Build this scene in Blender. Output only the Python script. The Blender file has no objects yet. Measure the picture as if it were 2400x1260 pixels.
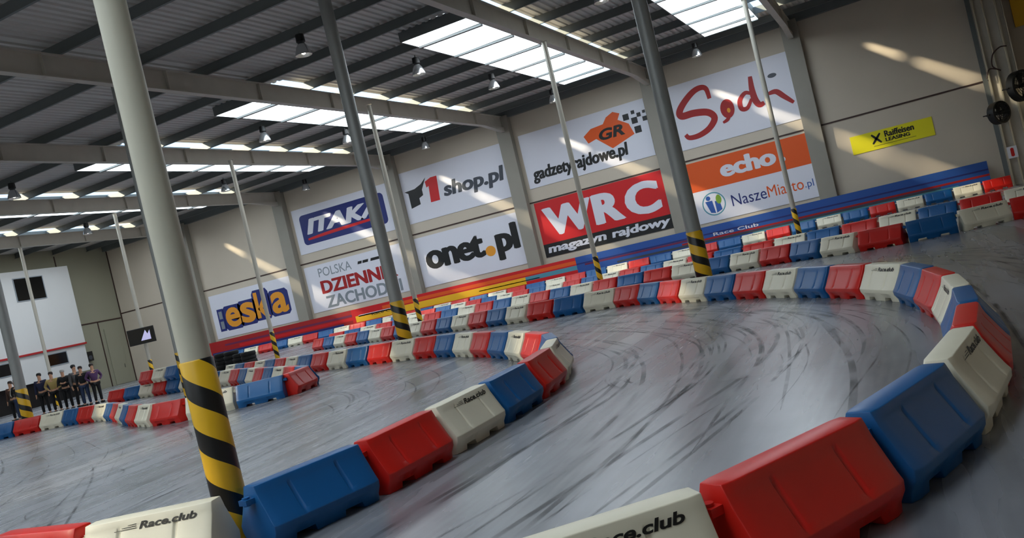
import bpy, bmesh, math, random
from mathutils import Vector, Matrix, Euler
C = bpy.context.scene.collection
R = math.radians
random.seed(7)
# ------------------------------------------------------------------ camera, world, sun, exposure
FPX, YAW, PITCH, ROLL, EYE = 2073.0, .4260, -.0040, .2344, 1.6
cy, sy, cp, sp = math.cos(YAW), math.sin(YAW), math.cos(PITCH), math.sin(PITCH)
Fw = Vector((-sy*cp, cy*cp, sp)); Rt = Vector((cy, sy, 0)); Up = Rt.cross(Fw)
cr, sr = math.cos(ROLL), math.sin(ROLL)
cx_, ux_ = cr*Rt - sr*Up, sr*Rt + cr*Up
cam = bpy.data.cameras.new('camera'); co = bpy.data.objects.new('camera', cam); C.objects.link(co)
cam.sensor_width = 36; cam.lens = 36*FPX/2400; cam.clip_start = .05; cam.clip_end = 300
M3 = Matrix((cx_, ux_, -Fw)).transposed()
co.matrix_world = Matrix.Translation((0, 0, EYE)) @ M3.to_4x4()
bpy.context.scene.camera = co
vs = bpy.context.scene.view_settings
vs.view_transform = 'Standard'; vs.look = 'None'; vs.gamma = 1; vs.exposure = 0.22; vs.use_curve_mapping = False
W = bpy.data.worlds.new('sky'); bpy.context.scene.world = W; W.use_nodes = True
bg = W.node_tree.nodes['Background']; bg.inputs[0].default_value = (.55, .75, 1, 1); bg.inputs[1].default_value = 2.0
sd = bpy.data.lights.new('sun', 'SUN'); sd.energy = 22; sd.angle = R(4); sd.color = (1, .82, .58)
so = bpy.data.objects.new('sun', sd); C.objects.link(so)
so.rotation_euler = Vector((1, .9, -.74)).to_track_quat('-Z', 'Y').to_euler()
SKY = 5.2          # radiance of the daylight in the frosted roof lights

# ------------------------------------------------------------------ helpers
def S(c):
    return tuple((v/12.92 if v <= .04045 else ((v+.055)/1.055)**2.4) for v in c) + (1,)
def mat(name, col, rough=.6, metal=0, noise=0, nscale=4, spec=.5, emit=0, bump=0):
    m = bpy.data.materials.new(name); m.use_nodes = True; n = m.node_tree.nodes; l = m.node_tree.links
    b = n['Principled BSDF']; c = S(col)
    b.inputs['Base Color'].default_value = c; b.inputs['Roughness'].default_value = rough
    b.inputs['Metallic'].default_value = metal; b.inputs['Specular IOR Level'].default_value = spec
    if emit: b.inputs['Emission Color'].default_value = c; b.inputs['Emission Strength'].default_value = emit
    if noise or bump:
        tc = n.new('ShaderNodeTexCoord'); t = n.new('ShaderNodeTexNoise'); t.inputs['Scale'].default_value = nscale
        t.inputs['Detail'].default_value = 5; l.new(tc.outputs['Object'], t.inputs['Vector'])
        if noise:
            mx = n.new('ShaderNodeMix'); mx.data_type = 'RGBA'
            mx.inputs[6].default_value = tuple(v*(1-noise) for v in c[:3])+(1,); mx.inputs[7].default_value = tuple(min(1, v*(1+noise)) for v in c[:3])+(1,)
            l.new(t.outputs['Fac'], mx.inputs[0]); l.new(mx.outputs[2], b.inputs['Base Color'])
        if bump:
            bp = n.new('ShaderNodeBump'); bp.inputs['Strength'].default_value = bump; l.new(t.outputs['Fac'], bp.inputs['Height']); l.new(bp.outputs[0], b.inputs['Normal'])
    return m
class MB:
    def __init__(s): s.v = []; s.f = []; s.m = []
    def add(s, vs, fs, mi=0):
        o = len(s.v); s.v += [tuple(v) for v in vs]; s.f += [tuple(i+o for i in f) for f in fs]; s.m += [mi]*len(fs)
    def box(s, a, b, mi=0):
        (x0, y0, z0), (x1, y1, z1) = a, b
        s.add([(x0,y0,z0),(x1,y0,z0),(x1,y1,z0),(x0,y1,z0),(x0,y0,z1),(x1,y0,z1),(x1,y1,z1),(x0,y1,z1)],
              [(0,3,2,1),(4,5,6,7),(0,1,5,4),(1,2,6,5),(2,3,7,6),(3,0,4,7)], mi)
    def loft(s, rings, mi=0, cap=True, closed=True):
        n = len(rings[0]); vs = [p for r in rings for p in r]; fs = []
        for i in range(len(rings)-1):
            for j in range(n if closed else n-1):
                k = (j+1) % n; fs.append((i*n+j, i*n+k, (i+1)*n+k, (i+1)*n+j))
        if cap: fs += [tuple(range(n))[::-1], tuple(range((len(rings)-1)*n, len(rings)*n))]
        s.add(vs, fs, mi)
    def lathe(s, prof, n=20, mi=0, c=(0, 0, 0), cap=True, axis='z'):
        def P(r, z, a):
            x, y = r*math.cos(a), r*math.sin(a)
            return (c[0]+x, c[1]+y, c[2]+z) if axis == 'z' else ((c[0]+x, c[1]+z, c[2]+y) if axis == 'y' else (c[0]+z, c[1]+x, c[2]+y))
        s.loft([[P(r, z, 2*math.pi*i/n) for i in range(n)] for r, z in prof], mi, cap)
    def tube(s, pts, r, n=8, mi=0):
        pts = [Vector(p) for p in pts]; rings = []
        for i, p in enumerate(pts):
            t = (pts[min(i+1, len(pts)-1)]-pts[max(i-1, 0)]).normalized()
            a = t.orthogonal().normalized(); b = t.cross(a)
            if rings:
                a = (pa - t*pa.dot(t)).normalized(); b = t.cross(a)
            pa = a
            rings.append([tuple(p+a*r*math.cos(2*math.pi*k/n)+b*r*math.sin(2*math.pi*k/n)) for k in range(n)])
        s.loft(rings, mi)
    def wallgrid(s):
        s.v = [(x*1.118, y, z*1.118-.189) for x, y, z in s.v]; return s
    def build(s, name, mats, parent=None, smooth=False, bevel=0):
        me = bpy.data.meshes.new(name); me.from_pydata(s.v, [], s.f)
        if not isinstance(mats, (list, tuple)): mats = [mats]
        for m in mats: me.materials.append(m)
        me.polygons.foreach_set('material_index', s.m)
        bm = bmesh.new(); bm.from_mesh(me); bmesh.ops.recalc_face_normals(bm, faces=bm.faces)
        if bevel:
            es = [e for e in bm.edges if len(e.link_faces) == 2 and e.calc_face_angle(0) > R(35)]
            bmesh.ops.bevel(bm, geom=es, offset=bevel, segments=2, affect='EDGES', profile=.5, clamp_overlap=True)
        if smooth:
            for f in bm.faces: f.smooth = True
            for e in bm.edges:
                if len(e.link_faces) != 2 or e.calc_face_angle(0) > R(40): e.smooth = False
        bm.to_mesh(me); bm.free()
        return link(name, me, parent)
def link(name, me, parent=None):
    o = bpy.data.objects.new(name, me); C.objects.link(o)
    if parent: o.parent = parent
    return o
def tag(o, label, cat, group=None):
    o['label'] = label; o['category'] = cat
    if group: o['group'] = group
    return o
def empty(name, loc, rz=0):
    o = bpy.data.objects.new(name, None); C.objects.link(o); o.location = loc; o.rotation_euler = (0, 0, rz); o.empty_display_size = .1; return o
def struct(o): o['kind'] = 'structure'; return o
def copy_tree(o, parent=None):
    c = o.copy(); C.objects.link(c)
    if parent: c.parent = parent
    for ch in list(o.children): copy_tree(ch, c)
    return c
_tc = {}
def text_pts(body, bold=0., shear=0., spacing=1.):
    """mesh (verts xy, faces) of a word set with the built-in font"""
    k = (body, bold, shear, spacing)
    if k in _tc: return _tc[k]
    cu = bpy.data.curves.new('t', 'FONT'); cu.body = body; cu.offset = bold; cu.shear = shear; cu.space_character = spacing; cu.resolution_u = 4
    cu.fill_mode = 'FRONT'
    o = bpy.data.objects.new('t', cu); C.objects.link(o)
    bpy.context.view_layer.update()
    me = bpy.data.meshes.new_from_object(o.evaluated_get(bpy.context.evaluated_depsgraph_get()))
    v = [(p.co.x, p.co.y) for p in me.vertices]; f = [tuple(q.vertices) for q in me.polygons]
    bpy.data.objects.remove(o); bpy.data.curves.remove(cu); bpy.data.meshes.remove(me)
    _tc[k] = (v, f); return v, f
def word(mb, body, box, y, mi=0, bold=0., shear=0., fn=None, spacing=1.):
    """word stretched to box (x0,z0,x1,z1) on a plane at depth y facing -Y"""
    v, f = text_pts(body, bold, shear, spacing)
    xs = [p[0] for p in v]; ys = [p[1] for p in v]
    x0, z0, x1, z1 = box; sx = (x1-x0)/(max(xs)-min(xs)); sz = (z1-z0)/(max(ys)-min(ys))
    q = [((p[0]-min(xs))*sx+x0, (p[1]-min(ys))*sz+z0) for p in v]
    mb.add([fn(*p) if fn else (p[0], y, p[1]) for p in q], f, mi)
def poly(mb, pts, y, mi=0): mb.add([(x, y, z) for x, z in pts], [tuple(range(len(pts)))], mi)
def ell(cx, cz, rx, rz, n=24, a0=0, a1=360): return [(cx+rx*math.cos(R(a0+(a1-a0)*i/n)), cz+rz*math.sin(R(a0+(a1-a0)*i/n))) for i in range(n+(a1-a0 < 360))]
def brush(mb, pts, w, y, mi=0):
    """a brush stroke: ribbon of varying width along pts"""
    P = smooth(pts, 6); n = len(P); vs = []
    for i, p in enumerate(P):
        t = Vector((P[min(i+1, n-1)][0]-P[max(i-1, 0)][0], P[min(i+1, n-1)][1]-P[max(i-1, 0)][1])).normalized()
        ww = w*(.55+.45*math.sin(math.pi*min(1, max(0, (i+.6)/n)))) if not callable(w) else w(i/(n-1))
        nx, nz = -t.y*ww/2, t.x*ww/2
        vs += [(p[0]+nx, y, p[1]+nz), (p[0]-nx, y, p[1]-nz)]
    mb.add(vs, [(2*i, 2*i+1, 2*i+3, 2*i+2) for i in range(n-1)], mi)
def smooth(pts, k=8):
    out = []; n = len(pts)
    for i in range(n-1):
        p0, p1, p2, p3 = [Vector(pts[min(max(i+d, 0), n-1)]) for d in (-1, 0, 1, 2)]
        for j in range(k):
            t = j/k; out.append(tuple(.5*((2*p1)+(p2-p0)*t+(2*p0-5*p1+4*p2-p3)*t*t+(3*p1-p0-3*p2+p3)*t**3)))
    out.append(tuple(pts[-1])); return out

# ------------------------------------------------------------------ materials
M = dict(
    wall=mat('precast_wall', (.76, .715, .65), .75, noise=.10, nscale=.45, bump=.03),
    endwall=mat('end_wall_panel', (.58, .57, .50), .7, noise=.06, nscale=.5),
    pilaster=mat('pilaster_concrete', (.56, .54, .50), .7, noise=.08, nscale=1.5),
    steel=mat('galvanised_steel', (.74, .72, .68), .5, .1, noise=.12, nscale=2),
    purlin=mat('purlin_steel', (.40, .42, .42), .5, .2, noise=.1, nscale=2),
    deck=mat('roof_deck', (.78, .77, .75), .55, .15, noise=.05, nscale=.7),
    darkcol=mat('grey_pillar_paint', (.60, .61, .60), .4, .2, noise=.06, nscale=3),
    cream=mat('cream_pillar_paint', (.80, .785, .71), .45, noise=.05, nscale=3),
    pole=mat('pale_pole_paint', (.74, .72, .67), .4, .2, noise=.05, nscale=3),
    seam=mat('dark_joint', (.23, .15, .13), .6),
    white=mat('banner_white', (.84, .84, .88), .45, noise=.02, nscale=.6),
    black=mat('print_black', (.05, .05, .06), .5), red=mat('print_red', (.78, .07, .10), .45), darkred=mat('print_dark_red', (.62, .08, .09), .5),
    navy=mat('print_navy', (.10, .15, .42), .5), grey=mat('print_grey', (.50, .53, .56), .5), orange=mat('print_orange', (.86, .33, .05), .5),
    gold=mat('print_gold', (.86, .57, .14), .5), blue=mat('print_blue', (.13, .31, .60), .45), yellow=mat('print_yellow', (.90, .86, .08), .5),
    amber=mat('print_amber', (.92, .70, .10), .5), teal=mat('print_teal', (.30, .55, .62), .5), green=mat('print_green', (.45, .60, .16), .5),
    slate=mat('print_slate', (.24, .26, .30), .5), magenta=mat('print_plum', (.42, .12, .28), .5),
    bred=mat('barrier_red', (.80, .11, .07), .38, noise=.07, nscale=5), bblue=mat('barrier_blue', (.05, .34, .57), .38, noise=.07, nscale=5),
    bwhite=mat('barrier_white', (.90, .87, .78), .42, noise=.05, nscale=5), letter=mat('barrier_lettering', (.05, .045, .04), .5),
    cabin=mat('cabin_white', (.78, .78, .78), .6, noise=.03, nscale=.8), glass=mat('dark_glass', (.03, .035, .04), .12),
    blackp=mat('black_plastic', (.035, .035, .04), .45), rubber=mat('tyre_rubber', (.04, .04, .042), .75, noise=.2, nscale=9),
    alu=mat('bright_metal', (.78, .75, .66), .35, .6), redsign=mat('red_sign', (.75, .06, .05), .4),
    bulb=mat('lamp_bulb', (1, .97, .9), .3, emit=6), shade=mat('lamp_reflector', (.75, .76, .77), .2, .8),
)
def stripes(name, pitch, a, b, hand=1):
    m = bpy.data.materials.new(name); m.use_nodes = True; n = m.node_tree.nodes; l = m.node_tree.links; bs = n['Principled BSDF']
    tc = n.new('ShaderNodeTexCoord'); sx = n.new('ShaderNodeSeparateXYZ'); l.new(tc.outputs['Object'], sx.inputs[0])
    def mt(op, x, y=None):
        k = n.new('ShaderNodeMath'); k.operation = op
        for i, q in enumerate((x, y)):
            if q is None: continue
            if isinstance(q, (int, float)): k.inputs[i].default_value = q
            else: l.new(q, k.inputs[i])
        return k.outputs[0]
    th = mt('MULTIPLY', mt('ARCTAN2', sx.outputs[1], sx.outputs[0]), 1.4*hand/(2*math.pi))
    u = mt('FRACT', mt('ADD', mt('ADD', mt('DIVIDE', sx.outputs[2], pitch), th), 19.87))
    k = mt('GREATER_THAN', u, .56)
    mx = n.new('ShaderNodeMix'); mx.data_type = 'RGBA'; mx.inputs[6].default_value = S(a); mx.inputs[7].default_value = S(b)
    l.new(k, mx.inputs[0]); l.new(mx.outputs[2], bs.inputs['Base Color']); bs.inputs['Roughness'].default_value = .4
    return m
M['stripe'] = stripes('hazard_stripes', .40, (.90, .70, .10), (.055, .05, .05), 1)

def floor_mat():
    m = bpy.data.materials.new('polished_concrete'); m.use_nodes = True; n = m.node_tree.nodes; l = m.node_tree.links; b = n['Principled BSDF']
    tc = n.new('ShaderNodeTexCoord')
    def noise(scale, sc=(1, 1, 1), det=6, rot=0):
        mp = n.new('ShaderNodeMapping'); mp.inputs['Scale'].default_value = sc; mp.inputs['Rotation'].default_value = (0, 0, rot); l.new(tc.outputs['Object'], mp.inputs[0])
        t = n.new('ShaderNodeTexNoise'); t.inputs['Scale'].default_value = scale; t.inputs['Detail'].default_value = det; t.inputs['Roughness'].default_value = .6; l.new(mp.outputs[0], t.inputs['Vector']); return t.outputs['Fac']
    big, streak, fine = noise(.35), noise(1.1, (1.9, .16, 1), 3.5, R(-14)), noise(5, (1, .5, 1), 8)
    r1 = n.new('ShaderNodeValToRGB'); r1.color_ramp.elements[0].position = .36; r1.color_ramp.elements[1].position = .66
    r1.color_ramp.elements[0].color = S((.43, .435, .455)); r1.color_ramp.elements[1].color = S((.61, .615, .64)); l.new(streak, r1.inputs[0])
    mx = n.new('ShaderNodeMix'); mx.data_type = 'RGBA'; mx.blend_type = 'MULTIPLY'; mx.inputs[0].default_value = .55
    r2 = n.new('ShaderNodeValToRGB'); r2.color_ramp.elements[0].position = .3; r2.color_ramp.elements[1].position = .7
    r2.color_ramp.elements[0].color = S((.70, .70, .70)); r2.color_ramp.elements[1].color = (1, 1, 1, 1); l.new(big, r2.inputs[0])
    l.new(r1.outputs[0], mx.inputs[6]); l.new(r2.outputs[0], mx.inputs[7])
    m3 = n.new('ShaderNodeMix'); m3.data_type = 'RGBA'; m3.blend_type = 'OVERLAY'; m3.inputs[0].default_value = .10
    l.new(mx.outputs[2], m3.inputs[6]); l.new(fine, m3.inputs[7]); l.new(m3.outputs[2], b.inputs['Base Color'])
    mr = n.new('ShaderNodeMapRange'); mr.inputs[1].default_value = .3; mr.inputs[2].default_value = .7; mr.inputs[3].default_value = .22; mr.inputs[4].default_value = .32
    l.new(streak, mr.inputs[0]); l.new(mr.outputs[0], b.inputs['Roughness'])
    b.inputs['Specular IOR Level'].default_value = .65
    bp = n.new('ShaderNodeBump'); bp.inputs['Strength'].default_value = .006; l.new(fine, bp.inputs['Height']); l.new(bp.outputs[0], b.inputs['Normal'])
    return m
M['floor'] = floor_mat()
def mark_mat():
    m = bpy.data.materials.new('tyre_mark'); m.use_nodes = True; n = m.node_tree.nodes; l = m.node_tree.links; b = n['Principled BSDF']
    b.inputs['Base Color'].default_value = S((.10, .10, .115)); b.inputs['Roughness'].default_value = .45
    tc = n.new('ShaderNodeTexCoord'); t = n.new('ShaderNodeTexNoise'); t.inputs['Scale'].default_value = 1.6; t.inputs['Detail'].default_value = 6; l.new(tc.outputs['Object'], t.inputs['Vector'])
    mr = n.new('ShaderNodeMapRange'); mr.inputs[1].default_value = .38; mr.inputs[2].default_value = .68; mr.inputs[3].default_value = .0; mr.inputs[4].default_value = .5
    l.new(t.outputs['Fac'], mr.inputs[0]); l.new(mr.outputs[0], b.inputs['Alpha']); return m
M['mark'] = mark_mat()
def pane_mat():
    m = bpy.data.materials.new('frosted_rooflight'); m.use_nodes = True; n = m.node_tree.nodes; l = m.node_tree.links; b = n['Principled BSDF']
    tc = n.new('ShaderNodeTexCoord'); t = n.new('ShaderNodeTexNoise'); t.inputs['Scale'].default_value = .5; l.new(tc.outputs['Object'], t.inputs['Vector'])
    mx = n.new('ShaderNodeMix'); mx.data_type = 'RGBA'; mx.inputs[6].default_value = (.62, .86, 1, 1); mx.inputs[7].default_value = (1, .97, .97, 1)
    l.new(t.outputs['Fac'], mx.inputs[0]); b.inputs['Base Color'].default_value = (.8, .85, .9, 1)
    l.new(mx.outputs[2], b.inputs['Emission Color']); b.inputs['Emission Strength'].default_value = SKY; return m
M['pane'] = pane_mat()
cl = bpy.data.materials.new('clear_rooflight'); cl.use_nodes = True
_n = cl.node_tree.nodes; _l = cl.node_tree.links; _t = _n.new('ShaderNodeBsdfTransparent'); _t.inputs[0].default_value = (.93, .96, .97, 1)
_g = _n.new('ShaderNodeBsdfGlossy'); _g.inputs['Roughness'].default_value = .05; _x = _n.new('ShaderNodeMixShader'); _x.inputs[0].default_value = .06
_l.new(_t.outputs[0], _x.inputs[1]); _l.new(_g.outputs[0], _x.inputs[2]); _l.new(_x.outputs[0], _n['Material Output'].inputs[0])
M['clear'] = cl

# ------------------------------------------------------------------ the hall
XL, XR, YF, YW = -47.6, 6.6, -10.0, 42.5
FX = [-3.13, -9.9, -17.8, -25.05, -32.9, -40.6]             # the portal frames
def zd(x): return 9.70 + .013*(x+3.13)                       # underside of the roof sheeting
mb = MB(); mb.box((XL-.3, YF-.3, -.2), (XR+.3, YW+.3, 0)); floor = struct(mb.build('floor', M['floor']))
TOP = 10.2
mb = MB(); mb.box((XL-.3, YW, 0), (XR+.3, YW+.25, TOP)); struct(mb.build('wall_back', M['wall']))
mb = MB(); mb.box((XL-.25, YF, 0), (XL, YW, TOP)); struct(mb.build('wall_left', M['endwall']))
mb = MB(); mb.box((XR, YF, 0), (XR+.25, YW, TOP)); struct(mb.build('wall_right', M['wall']))
mb = MB(); mb.box((XL-.3, YF-.25, 0), (XR+.3, YF, TOP)); struct(mb.build('wall_front', M['wall']))
# tyre marks on the floor, following the lanes between the barrier walls
mb = MB(); zz = [.0012]
def lane(path, n, spread, wmin, wmax, lmin=.18, lmax=.7):
    P = smooth(path, 14)
    for _ in range(n):
        L = random.uniform(lmin, lmax); s = random.uniform(-.05, 1-L*.6); a = int(max(0, s)*len(P)); b = min(len(P)-1, int((s+L)*len(P)))
        if b-a < 4: continue
        o = random.uniform(-spread, spread); dr = random.uniform(-.9, .9); ph = random.uniform(0, 6.28); w = random.uniform(wmin, wmax); vsn = []
        for i in range(a, b+1):
            t = Vector(P[min(i+1, len(P)-1)])-Vector(P[max(i-1, 0)]); t.normalize()
            u = (i-a)/(b-a); d = o + dr*(u-.5) + .18*math.sin(ph+u*4); ww = w*min(1, 6*u+.1, 6*(1-u)+.1)
            p = Vector(P[i]); nn = Vector((-t.y, t.x)); q, r_ = p+nn*(d-ww/2), p+nn*(d+ww/2)
            vsn += [(q.x, q.y, zz[0]), (r_.x, r_.y, zz[0])]
        mb.add(vsn, [(2*i, 2*i+1, 2*i+3, 2*i+2) for i in range(len(vsn)//2-1)]); zz[0] += .00004
lane([(-3.2, 1), (-2.7, 4), (-2.2, 7), (-2.0, 9.5), (-2.5, 12), (-3.8, 14.3), (-5.6, 16.5), (-8, 18.7), (-11, 20.7), (-15, 22.8), (-20, 25.6)], 60, 1.5, .01, .07)
lane([(-5, 1), (-6.8, 5), (-7.2, 8.5), (-7.6, 11.5), (-9.5, 14.2), (-13, 16.3), (-17, 19)], 26, 1.9, .01, .05)
lane([(-3, -2), (-9, 4), (-13, 8), (-16, 11), (-22, 15)], 22, 3.2, .01, .05)
lane([(1.4, 3), (1.6, 8), (1.2, 13), (0, 17), (-3.5, 20.5), (-8, 23.6)], 26, 1.0, .012, .05)
for cx, cy2, r in ((-11.5, 8.2, 1.0), (-9.6, 7.4, .8), (-2.1, 10.6, 1.7)):
    lane([(cx+r*math.cos(R(a)), cy2+r*math.sin(R(a))) for a in range(20, 330, 30)], 5, .12, .012, .03, .4, .9)
tm = mb.build('tyre_marks', M['mark'], floor); tm['kind'] = 'stuff'; tm['label'] = 'black rubber tyre marks curving over the polished concrete'
PY = [15.88+2.515*i for i in range(-10, 11)]; CLEAR = .8
# roof sheeting with the openings of the roof lights
SK = [(x-3.25, x-.12) for x in FX]
SY = [(24.8, 39.6), (-8.8, 8.6)]  # second span lies out of view, added to light the near hall
mb = MB()
def sheet(x0, x1, y0, y1):
    pr = []; x = x0; p = .25
    while x < x1-1e-6:
        for dx, dz in ((0, 0), (.10, 0), (.13, .045), (.22, .045)):
            if x+dx < x1-1e-6: pr.append((x+dx, dz))
        x += p
    pr.append((x1, 0))
    vs = [(a, y, zd(a)+b) for y in (y0, y1) for a, b in pr]; n = len(pr)
    mb.add(vs, [(i, i+1, n+i+1, n+i) for i in range(n-1)])
xs = sorted([XL-.3, XR+.3] + [v for s in SK for v in s])
for a, b in zip(xs, xs[1:]):
    if any(abs(a-s[0]) < 1e-6 for s in SK):
        for y0, y1 in ((YF-.3, SY[1][0]), (SY[1][1], SY[0][0]), (SY[0][1], YW+.3)): sheet(a, b, y0, y1)
    else: sheet(a, b, YF-.3, YW+.3)
struct(mb.build('ceiling', M['deck'])); wn = 0
for k, (a, b) in enumerate(SK):
    for j, (y0, y1) in enumerate(SY):
        if j == 1 and k < 0: 
            mb = MB(); mb.box((a, y0, 0), (b, y1, .03))
            for v in range(len(mb.v)): x, y, z = mb.v[v]; mb.v[v] = (x, y, z+zd(x)+.06)
            struct(mb.build('ceiling_panel', M['deck'])); continue
        wn += 1; mb = MB(); c = b-CLEAR; dz = -.30
        mb.box((a, y0, 0), (c, y1, .02))
        for v in range(len(mb.v)): x, y, z = mb.v[v]; mb.v[v] = (x, y, z+zd(x)+dz)
        o = struct(mb.build('window_%d' % wn, M['pane'])); o['label'] = 'frosted roof light strip between two roof beams'
        m2 = MB(); m2.box((c, y0, 0), (b, y1, .012))
        for v in range(len(m2.v)): x, y, z = m2.v[v]; m2.v[v] = (x, y, z+zd(x)+.03)
        m2.build('clear_pane', M['clear'], o)
        m3 = MB()
        for p, q in (((a-.04, y0-.04), (c, y0)), ((a-.04, y1), (c, y1+.04)), ((a-.04, y0), (a, y1)), ((c, y0), (c+.02, y1))):
            m3.box((p[0], p[1], zd(p[0])+dz-.01), (q[0], q[1], zd(p[0])+.05))
        m3.build('window_frame', M['purlin'], o)
        for y in PY:
            if y0+.3 < y < y1-.3:
                m4 = MB(); m4.box((a, y-.07, zd(a)+dz-.06), (c, y+.07, zd(a)+dz)); m4.build('glazing_bar', M['purlin'], o)
# portal beams and wall pilasters
def ibeam(x, y0, y1, w=.24, h=.60, haunch=True):
    mb = MB(); zt = zd(x)-.31; zb = zt-h
    mb.box((x-w/2, y0, zt-.025), (x+w/2, y1, zt)); mb.box((x-.012, y0, zb+.02), (x+.012, y1, zt-.02)); mb.box((x-w/2, y0, zb), (x+w/2, y1, zb+.025))
    yy = y0+1.6
    while yy < y1: mb.box((x-w/2+.01, yy, zb), (x+w/2-.01, yy+.02, zt)); yy += 3.95
    if haunch:
        mb.add([(x+s*w/2, y, z) for s in (-1, 1) for y, z in ((y1-2.2, zb), (y1, zb), (y1, zb-.22))], [(0, 1, 2), (5, 4, 3), (0, 2, 5, 3)])
    return mb
for k, x in enumerate(FX+[4.4]):
    struct(ibeam(x, YF, YW-.42).build('roof_beam', M['steel']))
for y in PY:
    mb = MB(); 
    for a, b in zip([XL]+FX[::-1], FX[::-1]+[XR]):
        z0, z1 = zd(a), zd(b)
        def sl(ya, yb, da, db):
            mb.add([(a, ya, z0+da), (a, yb, z0+da), (a, yb, z0+db), (a, ya, z0+db), (b, ya, z1+da), (b, yb, z1+da), (b, yb, z1+db), (b, ya, z1+db)],
                   [(0,1,2,3),(7,6,5,4),(0,4,5,1),(1,5,6,2),(2,6,7,3),(3,7,4,0)])
        sl(y-.005, y+.005, -.30, -.005); sl(y-.07, y+.005, -.31, -.295); sl(y, y+.07, -.02, -.005)
    struct(mb.build('roof_purlin', M['purlin']))
for k, x in enumerate(FX+[4.4]):
    mb = MB(); mb.box((x-.37, YW-.42, 0), (x+.37, YW, zd(x)-.31)); struct(mb.build('wall_pilaster', M['pilaster'], bevel=.012))
# panel joints
n = 0
for a, b in zip([XL]+FX[::-1], FX[::-1]+[XR]):
    n += 1; mb = MB(); mb.box((a+.37 if a > XL else a, YW-.025, 4.46), (b-.37 if b < XR else b, YW+.01, 4.53)); struct(mb.build('trim_%d' % n, M['seam']))
mb = MB(); mb.box((XL-.01, 38.6, 4.19), (XL+.03, 42.4, 4.27)); struct(mb.build('trim_%d' % (n+1), M['seam']))
for y in (38.5, 40.5):
    n += 1; mb = MB(); mb.box((XL-.01, y, 0), (XL+.03, y+.07, 4.19 if y > 39 else 8.7)); struct(mb.build('trim_%d' % (n+1), M['seam']))
mb = MB(); mb.box((XL-.01, YW-.06, 0), (XL+.05, YW, 8.7)); struct(mb.build('trim_%d' % (n+2), M['seam']))
# long eave channel above the wall
mb = MB(); mb.add([(x, y, zd(x)+d) for x in (XL, XR) for y in (YW-.3, YW) for d in (-.42, -.02)], [(0,1,3,2),(4,6,7,5),(0,4,5,1),(2,3,7,6),(0,2,6,4),(1,5,7,3)])
struct(mb.build('trim_%d' % (n+3), M['purlin']))

# ------------------------------------------------------------------ pillars and poles
def pillar(name, x, y, r, top, m, label, cat, group=None, sleeve=1.46):
    t = empty(name, (x, y, 0), math.atan2(-y, -x)); tag(t, label, cat, group)
    b = MB(); b.lathe([(r, .0), (r, top)], 28); b.build('shaft', m, t, smooth=True)
    b = MB(); b.lathe([(r+.004, .0), (r+.012, .01), (r+.012, sleeve-.01), (r+.004, sleeve)], 28); o = b.build('striped_sleeve', M['stripe'], t, smooth=True)
    o['label'] = 'yellow and black hazard striped sleeve'
    b = MB(); b.box((-r*1.5, -r*1.5, 0), (r*1.5, r*1.5, .02)); b.build('base_plate', M['steel'], t)
    b = MB(); b.box((-r*1.2, -r*1.2, top-.02), (r*1.2, r*1.2, top)); b.build('top_plate', M['steel'], t)
    return t
def zb(x): return zd(x)-.31-.63
pillar('pillar', -5.10, 5.14, .117, zd(-5.1)-.03, M['cream'], 'large cream pillar with striped sleeve nearest the camera, beside the blue barrier', 'pillar')
DG = 'dark grey steel pillars'
for x, y, lab in ((-4.28, 19.2, 'dark grey pillar between the red rally banner and the orange banner'), (-12.0, 19.1, 'dark grey pillar beside the white banner with black lettering and orange dot'),
                  (-19.4, 19.05, 'dark grey pillar seen directly behind the cream pillar'), (-27.0, 19.5, 'dark grey pillar in front of the white cabin and the standing people')):
    pillar('pillar', x, y, .165, zd(x)-.03, M['darkcol'], lab, 'pillar', DG, 1.40)
PG = 'thin pale poles under the roof beams'
for x, y, lab in ((-3.63, 32.4, 'thin pale pole standing before the orange banner'), (-9.75, 28.3, 'thin pale pole standing before the red rally banner'),
                  (-16.9, 28.2, 'thin pale pole just right of the dark pillar by the orange dot banner'), (-24.3, 28.85, 'thin pale pole standing before the gold lettered banner'),
                  (-33.5, 30.9, 'thin pale pole carrying the flat screen'), (-40.5, 31.0, 'thin pale pole above the white cabin, farthest of the pale poles')):
    pillar('pole', x, y, .084, zb(x), M['pole'], lab, 'pole', PG, 1.24)

# ------------------------------------------------------------------ lamps under the roof
def lamp():
    t = empty('ceiling_lamp', (0, 0, 0))
    b = MB(); b.tube([(0, 0, .53), (0, 0, .42)], .02); b.build('rod', M['purlin'], t)
    b = MB(); b.lathe([(.05, .46), (.12, .44), (.13, .24), (.09, .20)], 14); b.build('ballast', M['blackp'], t, smooth=True)
    b = MB(); b.lathe([(.09, .20), (.16, .10), (.22, -.06), (.235, -.14), (.22, -.14), (.15, .08), (.08, .17)], 18); b.build('reflector', M['shade'], t, smooth=True)
    b = MB(); b.lathe([(.01, .12), (.06, .08), (.075, -.02), (.05, -.1), (.01, -.12)], 12); b.build('bulb', M['bulb'], t, smooth=True)
    return t
L0 = lamp(); first = True
PL = {0: 'the orange banner bay', 1: 'the red rally banner bay', 2: 'the orange dot banner bay', 3: 'the navy holiday banner bay', 4: 'the gold lettered banner bay', 5: 'the white cabin bay'}
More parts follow.
